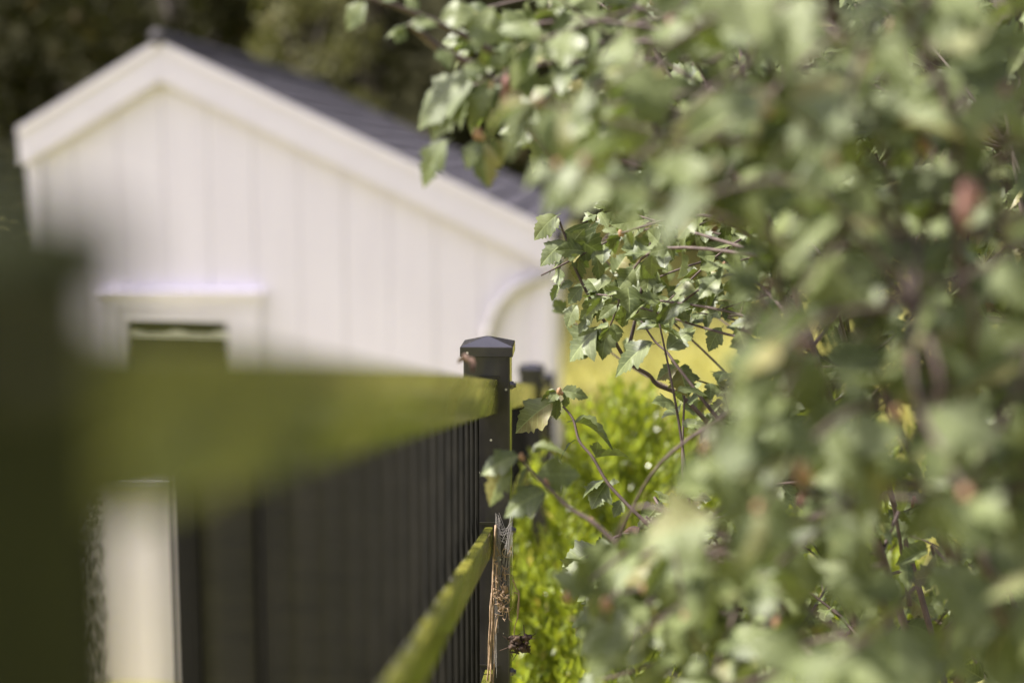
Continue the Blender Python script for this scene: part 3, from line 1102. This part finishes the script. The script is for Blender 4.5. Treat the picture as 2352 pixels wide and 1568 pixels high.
path = smooth_path([Q(1445, 0, 1.84), Q(1500, 105, 1.84), Q(1540, 195, 1.85), Q(1590, 290, 1.86), Q(1700, 520, 1.9)], 5)
TWIGS.append((path[::-1], .0045, .0026, "twig"))
for (b, t, v, mo) in [((1520, 195), (1445, 215), 1, 0), ((1545, 198), (1510, 192), 5, 0), ((1490, 110), (1455, 122), 3, 1), ((1600, 205), (1680, 215), 3, 1), ((1560, 290), (1525, 330), 0, 0), ((1670, 310), (1640, 330), 1, 0)]:
    lf(lambda a, b_: (a, b_), b, t, 1.85, v, mo)
for (x, y, d, r, fl) in [(1845, 1085, .95, .010, False), (2225, 440, .9, .012, True), (1390, 1385, 1.15, .0075, False), (1480, 1350, 1.15, .006, False), (2060, 950, 1.0, .008, False), (1690, 50, 1.3, .010, True), (1230, 320, 1.6, .004, False), (1675, 1222, 1.9, .005, True), (2120, 330, 1.0, .009, False), (1400, 1470, 1.2, .006, False)]:
    BUDS.append((Q(x, y, d), r, fl, Vector((0, 0, 1))))

hib = empty("hibiscus_shrub", BASE)
tag(hib, "large hibiscus shrub with toothed grey green leaves filling the right of the picture", "shrub")
bpy.context.view_layer.update()
binv = hib.matrix_world.inverted()
for (path, r0, r1, nm) in TWIGS:
    m = MB()
    m.tube([binv @ p for p in path], r0, r1, 6)
    m.build(nm, M_bark, hib, True)
order = sorted(range(len(LEAVES)), key=lambda i: -LEAVES[i][2])
for i in order[:300]:
    M, v, _ = LEAVES[i]
    o = bpy.data.objects.new("leaf", VAR[v])
    COL.objects.link(o)
    o.parent = hib
    o.matrix_local = binv @ M
# all the remaining leaves as one mesh
NPV = [np.array([vv.co[:] for vv in me.vertices]) for me in VAR]
NPF = [[tuple(p.vertices) for p in me.polygons] for me in VAR]
NPU = [[tuple(l.uv) for l in me.uv_layers[0].data] for me in VAR]
vs, fs, us = [], [], []
off = 0
for i in order[300:]:
    M, v, _ = LEAVES[i]
    A = np.array(binv @ M)
    vs.append(NPV[v] @ A[:3, :3].T + A[:3, 3])
    fs += [tuple(k + off for k in f) for f in NPF[v]]
    us += NPU[v]
    off += len(NPV[v])
me = bpy.data.meshes.new("foliage")
me.from_pydata(np.concatenate(vs).tolist(), [], fs)
lay = me.uv_layers.new(name="UVMap")
lay.data.foreach_set("uv", np.array(us, dtype=np.float32).ravel())
me.polygons.foreach_set("use_smooth", [True] * len(me.polygons))
fo = link("foliage", me, M_hib, hib)
fo["kind"] = "stuff"
for k, (p, r, fl, d) in enumerate(BUDS):
    m = MB()
    r *= .6
    m.blob(binv @ p, r, k, .8, .8, 1.25, .12)
    m.blob(binv @ (p + Vector((r * .8, -r * .2, -r * .6))), r * .6, k + 50, .8, .8, 1.1, .12)
    if fl:
        m.blob(binv @ (p + Vector((-r * .3, 0, -r * 1.5))), r * 1.0, k + 90, .6, .6, 1.5, .3)
    m.build("withered_flower" if fl else "bud", M_flower if fl else M_bud, hib, True)
print("LEAVES", len(LEAVES), "TWIGS", len(TWIGS))

# ------------------------------------------------------------------ boxwood behind the post
def sprig_mesh(seed):
    rn = random.Random(seed)
    m = MB()
    h = .24
    pts = [Vector((rn.gauss(0, .006) * k, rn.gauss(0, .006) * k, h * k / 5)) for k in range(6)]
    m.tube(pts, .002, .0009, 4)
    fs_, vs_ = m.f, m.v
    for k in range(26):
        f = .12 + .88 * k / 26
        i = min(4, int(f * 5))
        p = pts[i].lerp(pts[i + 1], f * 5 - i)
        a = k * 2.4 + rn.uniform(-.3, .3)
        d = Vector((math.cos(a), math.sin(a), rn.uniform(1.0, 2.2))).normalized()
        ln = rn.uniform(.028, .042) * (1 if f < .9 else .75)
        w = ln * rn.uniform(.32, .42)
        s = d.cross(Vector((0, 0, 1))).normalized()
        nn = s.cross(d)
        n = len(vs_)
        vs_ += [p, p + d * ln * .5 + s * w * .5 + nn * .001, p + d * ln, p + d * ln * .5 - s * w * .5 + nn * .001, p + d * ln * .5 - nn * .002]
        fs_ += [(n, n + 1, n + 4), (n + 1, n + 2, n + 4), (n + 2, n + 3, n + 4), (n + 3, n, n + 4)]
    me_ = mesh("sprig", vs_, fs_)
    me_.materials.append(M_box)
    return me_


SPV = [sprig_mesh(k) for k in range(6)]
bx = Q(1550, 1400, 2.9)
box = empty("boxwood_shrub", (bx.x, bx.y, gz(bx.y)))
tag(box, "bright yellow green small leaved shrub directly behind the sharp fence post", "shrub")
boxi = box.matrix_world.inverted()
rb = random.Random(21)
TOP = [(1170, 1290), (1205, 1150), (1260, 1130), (1290, 1000), (1350, 930), (1420, 860), (1500, 850), (1600, 890), (1700, 900), (1800, 800), (1900, 900), (2050, 960), (2200, 1000)]


def top_at(x):
    for (x0, y0), (x1, y1) in zip(TOP, TOP[1:]):
        if x0 <= x <= x1:
            return y0 + (y1 - y0) * (x - x0) / (x1 - x0)
    return 1000


cnt = 0
rest = []
for k in range(640):
    x = rb.uniform(1195, 2150) if k > 240 else rb.uniform(1195, 1620)
    ft = rb.random() ** 1.25
    yt = top_at(x) + ft * (1620 - top_at(x))
    d = 3.15 - .75 * ft + rb.uniform(-.12, .12)
    if x < 1290:
        d = max(d, 2.35)
    tip = Q(x, yt, d)
    sc = rb.uniform(.8, 1.25)
    M = Matrix.Translation(tip - Vector((0, 0, .24 * sc))) @ Euler((rb.gauss(0, .22), rb.gauss(-.05, .22), rb.uniform(0, 6.28))).to_matrix().to_4x4() @ Matrix.Scale(sc, 4)
    if k < 300:
        o = bpy.data.objects.new("sprig", SPV[k % 6])
        COL.objects.link(o)
        o.parent = box
        o.matrix_local = boxi @ M
    else:
        rest.append((M, k % 6))
vs, fs, off = [], [], 0
SV = [np.array([v.co[:] for v in me_.vertices]) for me_ in SPV]
SF = [[tuple(p.vertices) for p in me_.polygons] for me_ in SPV]
for M, k in rest:
    A = np.array(boxi @ M)
    vs.append(SV[k] @ A[:3, :3].T + A[:3, 3])
    fs += [tuple(q + off for q in f) for f in SF[k]]
    off += len(SV[k])
me = bpy.data.meshes.new("foliage")
me.from_pydata(np.concatenate(vs).tolist(), [], fs)
link("foliage", me, M_box, box)["kind"] = "stuff"
m = MB()
for k in range(14):
    a = rb.uniform(0, 6.28)
    m.tube(smooth_path([Vector((.03 * math.cos(a), .03 * math.sin(a), 0)), Vector((.22 * math.cos(a), .2 * math.sin(a), .35)), Vector((.4 * math.cos(a), .3 * math.sin(a), .75))], 4), .007, .002, 5)
m.build("stem", M_bark, box, True)

# ------------------------------------------------------------------ small things on the fence
dF = 1.888


def qt(pts, d=dF):
    return [Q(x, y, d) for x, y in pts]


rv = random.Random(9)
# dry stems hanging down the post
r0 = Q(1140, 1560, dF)
o = MB()
for (x0, y0, x1, y1, r) in [(1139, 1205, 1124, 1600, .0016), (1136, 1240, 1119, 1600, .0011), (1143, 1290, 1130, 1600, .0014), (1134, 1300, 1127, 1540, .0011), (1146, 1330, 1137, 1500, .0010), (1128, 1360, 1117, 1600, .0010)]:
    n = 7
    o.tube(smooth_path([Q(x0 + (x1 - x0) * k / n + rv.uniform(-2.2, 2.2), y0 + (y1 - y0) * k / n, dF - rv.uniform(0, .006)) for k in range(n + 1)], 3), r, r * .8, 5)
o.v = [v - r0 for v in o.v]
oo = o.build("dry_stems", M_straw, None, True)
oo.name = "dried_vine"
oo.location = r0
tag(oo, "dried straw coloured vine stems hanging down the left edge of the sharp post", "dry vine")
# root tangle
r0 = Q(1155, 1345, dF)
o = MB()
for k in range(46):
    x, y = rv.uniform(1140, 1172), rv.uniform(1268, 1410)
    pts, aa = [], rv.uniform(0, 6.28)
    for q in range(5):
        pts.append(Q(x, y, dF - rv.uniform(.001, .012)) - r0)
        aa += rv.gauss(0, .9)
        x = min(max(x + 7 * math.cos(aa), 1134), 1178); y += 9 * math.sin(aa)
    o.tube(smooth_path(pts, 3), rv.uniform(.0004, .0010), .0004, 4)
for q in ((1148, 1372), (1160, 1352), (1152, 1392)):
    o.blob(Q(*q, dF - .003) - r0, .004, q[0], 1, .5, 1.3, .5)
oo = o.build("root_tangle", M_straw, None, True)
oo.location = r0
tag(oo, "tangle of fine dry roots stuck on the front of the sharp post", "root tangle")
r0 = Q(1188, 1480, 1.89)
o = MB()
for k in range(14):
    o.blob(Q(1178 + 12 * (k % 4) * .9, 1466 + 11 * (k % 3) + rv.uniform(-3, 3), 1.89 + rv.uniform(-.01, .01)) - r0, rv.uniform(.003, .006), k, 1, .9, .8, .55)
for k in range(60):
    a = Q(1168 + rv.uniform(0, 46), 1463 + rv.uniform(0, 34), 1.886)
    o.tube([a - r0, a + Vector((rv.gauss(0, .007), rv.gauss(0, .004), rv.gauss(0, .007))) - r0], .0009, .0004, 4)
oo = o.build("debris_clump", M_debris, None, True)
oo.location = r0
tag(oo, "dark brown clump of plant debris hanging at the right edge of the sharp post", "debris")
r0 = Q(1180, 1380, 1.89)
o = MB()
for pts in ([(1178, 1330), (1186, 1352), (1192, 1362), (1190, 1410), (1182, 1440), (1180, 1470)], [(1180, 1360), (1191, 1366), (1188, 1400), (1190, 1420)]):
    o.tube(smooth_path([p - r0 for p in qt(pts, 1.888)], 4), .0009, .0006, 5)
oo = o.build("straw", M_straw, None, True)
oo.location = r0
tag(oo, "bent thin straw hanging above the debris clump", "straw")
# cobweb
r0 = Q(1155, 1230, dF)
o = MB()
for k in range(70):
    f = rv.random()
    if k < 34:
        a = Q(1138 + rv.uniform(0, 12), 1175 + rv.uniform(0, 90), dF - .002); b = Q(1134 + rv.uniform(0, 10), 1300 + rv.uniform(0, 260), dF - .004)
    elif k < 56:
        a = Q(1170 + rv.uniform(-3, 8), 1175 + rv.uniform(0, 60), dF - .004); b = Q(1142 + rv.uniform(0, 34), 1260 + rv.uniform(0, 130), dF - .002)
    else:
        a = Q(1137 + rv.uniform(0, 10), 1175 + rv.uniform(0, 60), dF - .003); b = Q(1160 + rv.uniform(0, 18), 1195 + rv.uniform(0, 60), dF - .003)
    mid = a.lerp(b, .5) + Vector((rv.gauss(0, .001), -.001, -.003))
    o.tube([a - r0, mid - r0, b - r0], .00018, .00018, 3, False)
oo = o.build("cobweb", M_web)
oo.location = r0
tag(oo, "dusty cobweb strands stretched across the lower part of the sharp post", "cobweb")


def curled(name, pos, size, mat, label, cat, rot, seed):
    rn = random.Random(seed)
    vs, fs = [], []
    n, mm = 7, 5
    for i in range(n):
        for j in range(mm):
            v = i / (n - 1); u = j / (mm - 1) - .5
            wv = math.sin(math.pi * min(.97, v * .92 + .05)) * .7
            a = u * 2.6
            vs.append(Vector((math.sin(a) * wv * .42 + rn.gauss(0, .025), v - .5 + rn.gauss(0, .02), (1 - math.cos(a)) * wv * .42 + .3 * math.sin(v * 3) + rn.gauss(0, .03))) * size)
    for i in range(n - 1):
        for j in range(mm - 1):
            q = i * mm + j
            fs.append((q, q + 1, q + mm + 1, q + mm))
    ob = link(name, mesh(name, vs, fs), mat, smooth=True)
    md = ob.modifiers.new("thickness", 'SOLIDIFY'); md.thickness = .0008
    ob.location = pos
    ob.rotation_euler = rot
    tag(ob, label, cat)
    return ob


sl = -1.9 + 1.66
rp = along(-.40) + FX * rail_off + Z1 * (-.0425 + .008)
curled("dry_leaf", rp, .026, M_deadleaf, "small curled brown leaf lying on the top rail just before the sharp post", "leaf", (.3, .4, .9), 3)
curled("withered_leaf", Q(1445, 1237, 1.86), .034, M_debris, "curled dark dead leaf caught on a twig below the middle", "leaf", (.4, 1.2, 1.0), 8)
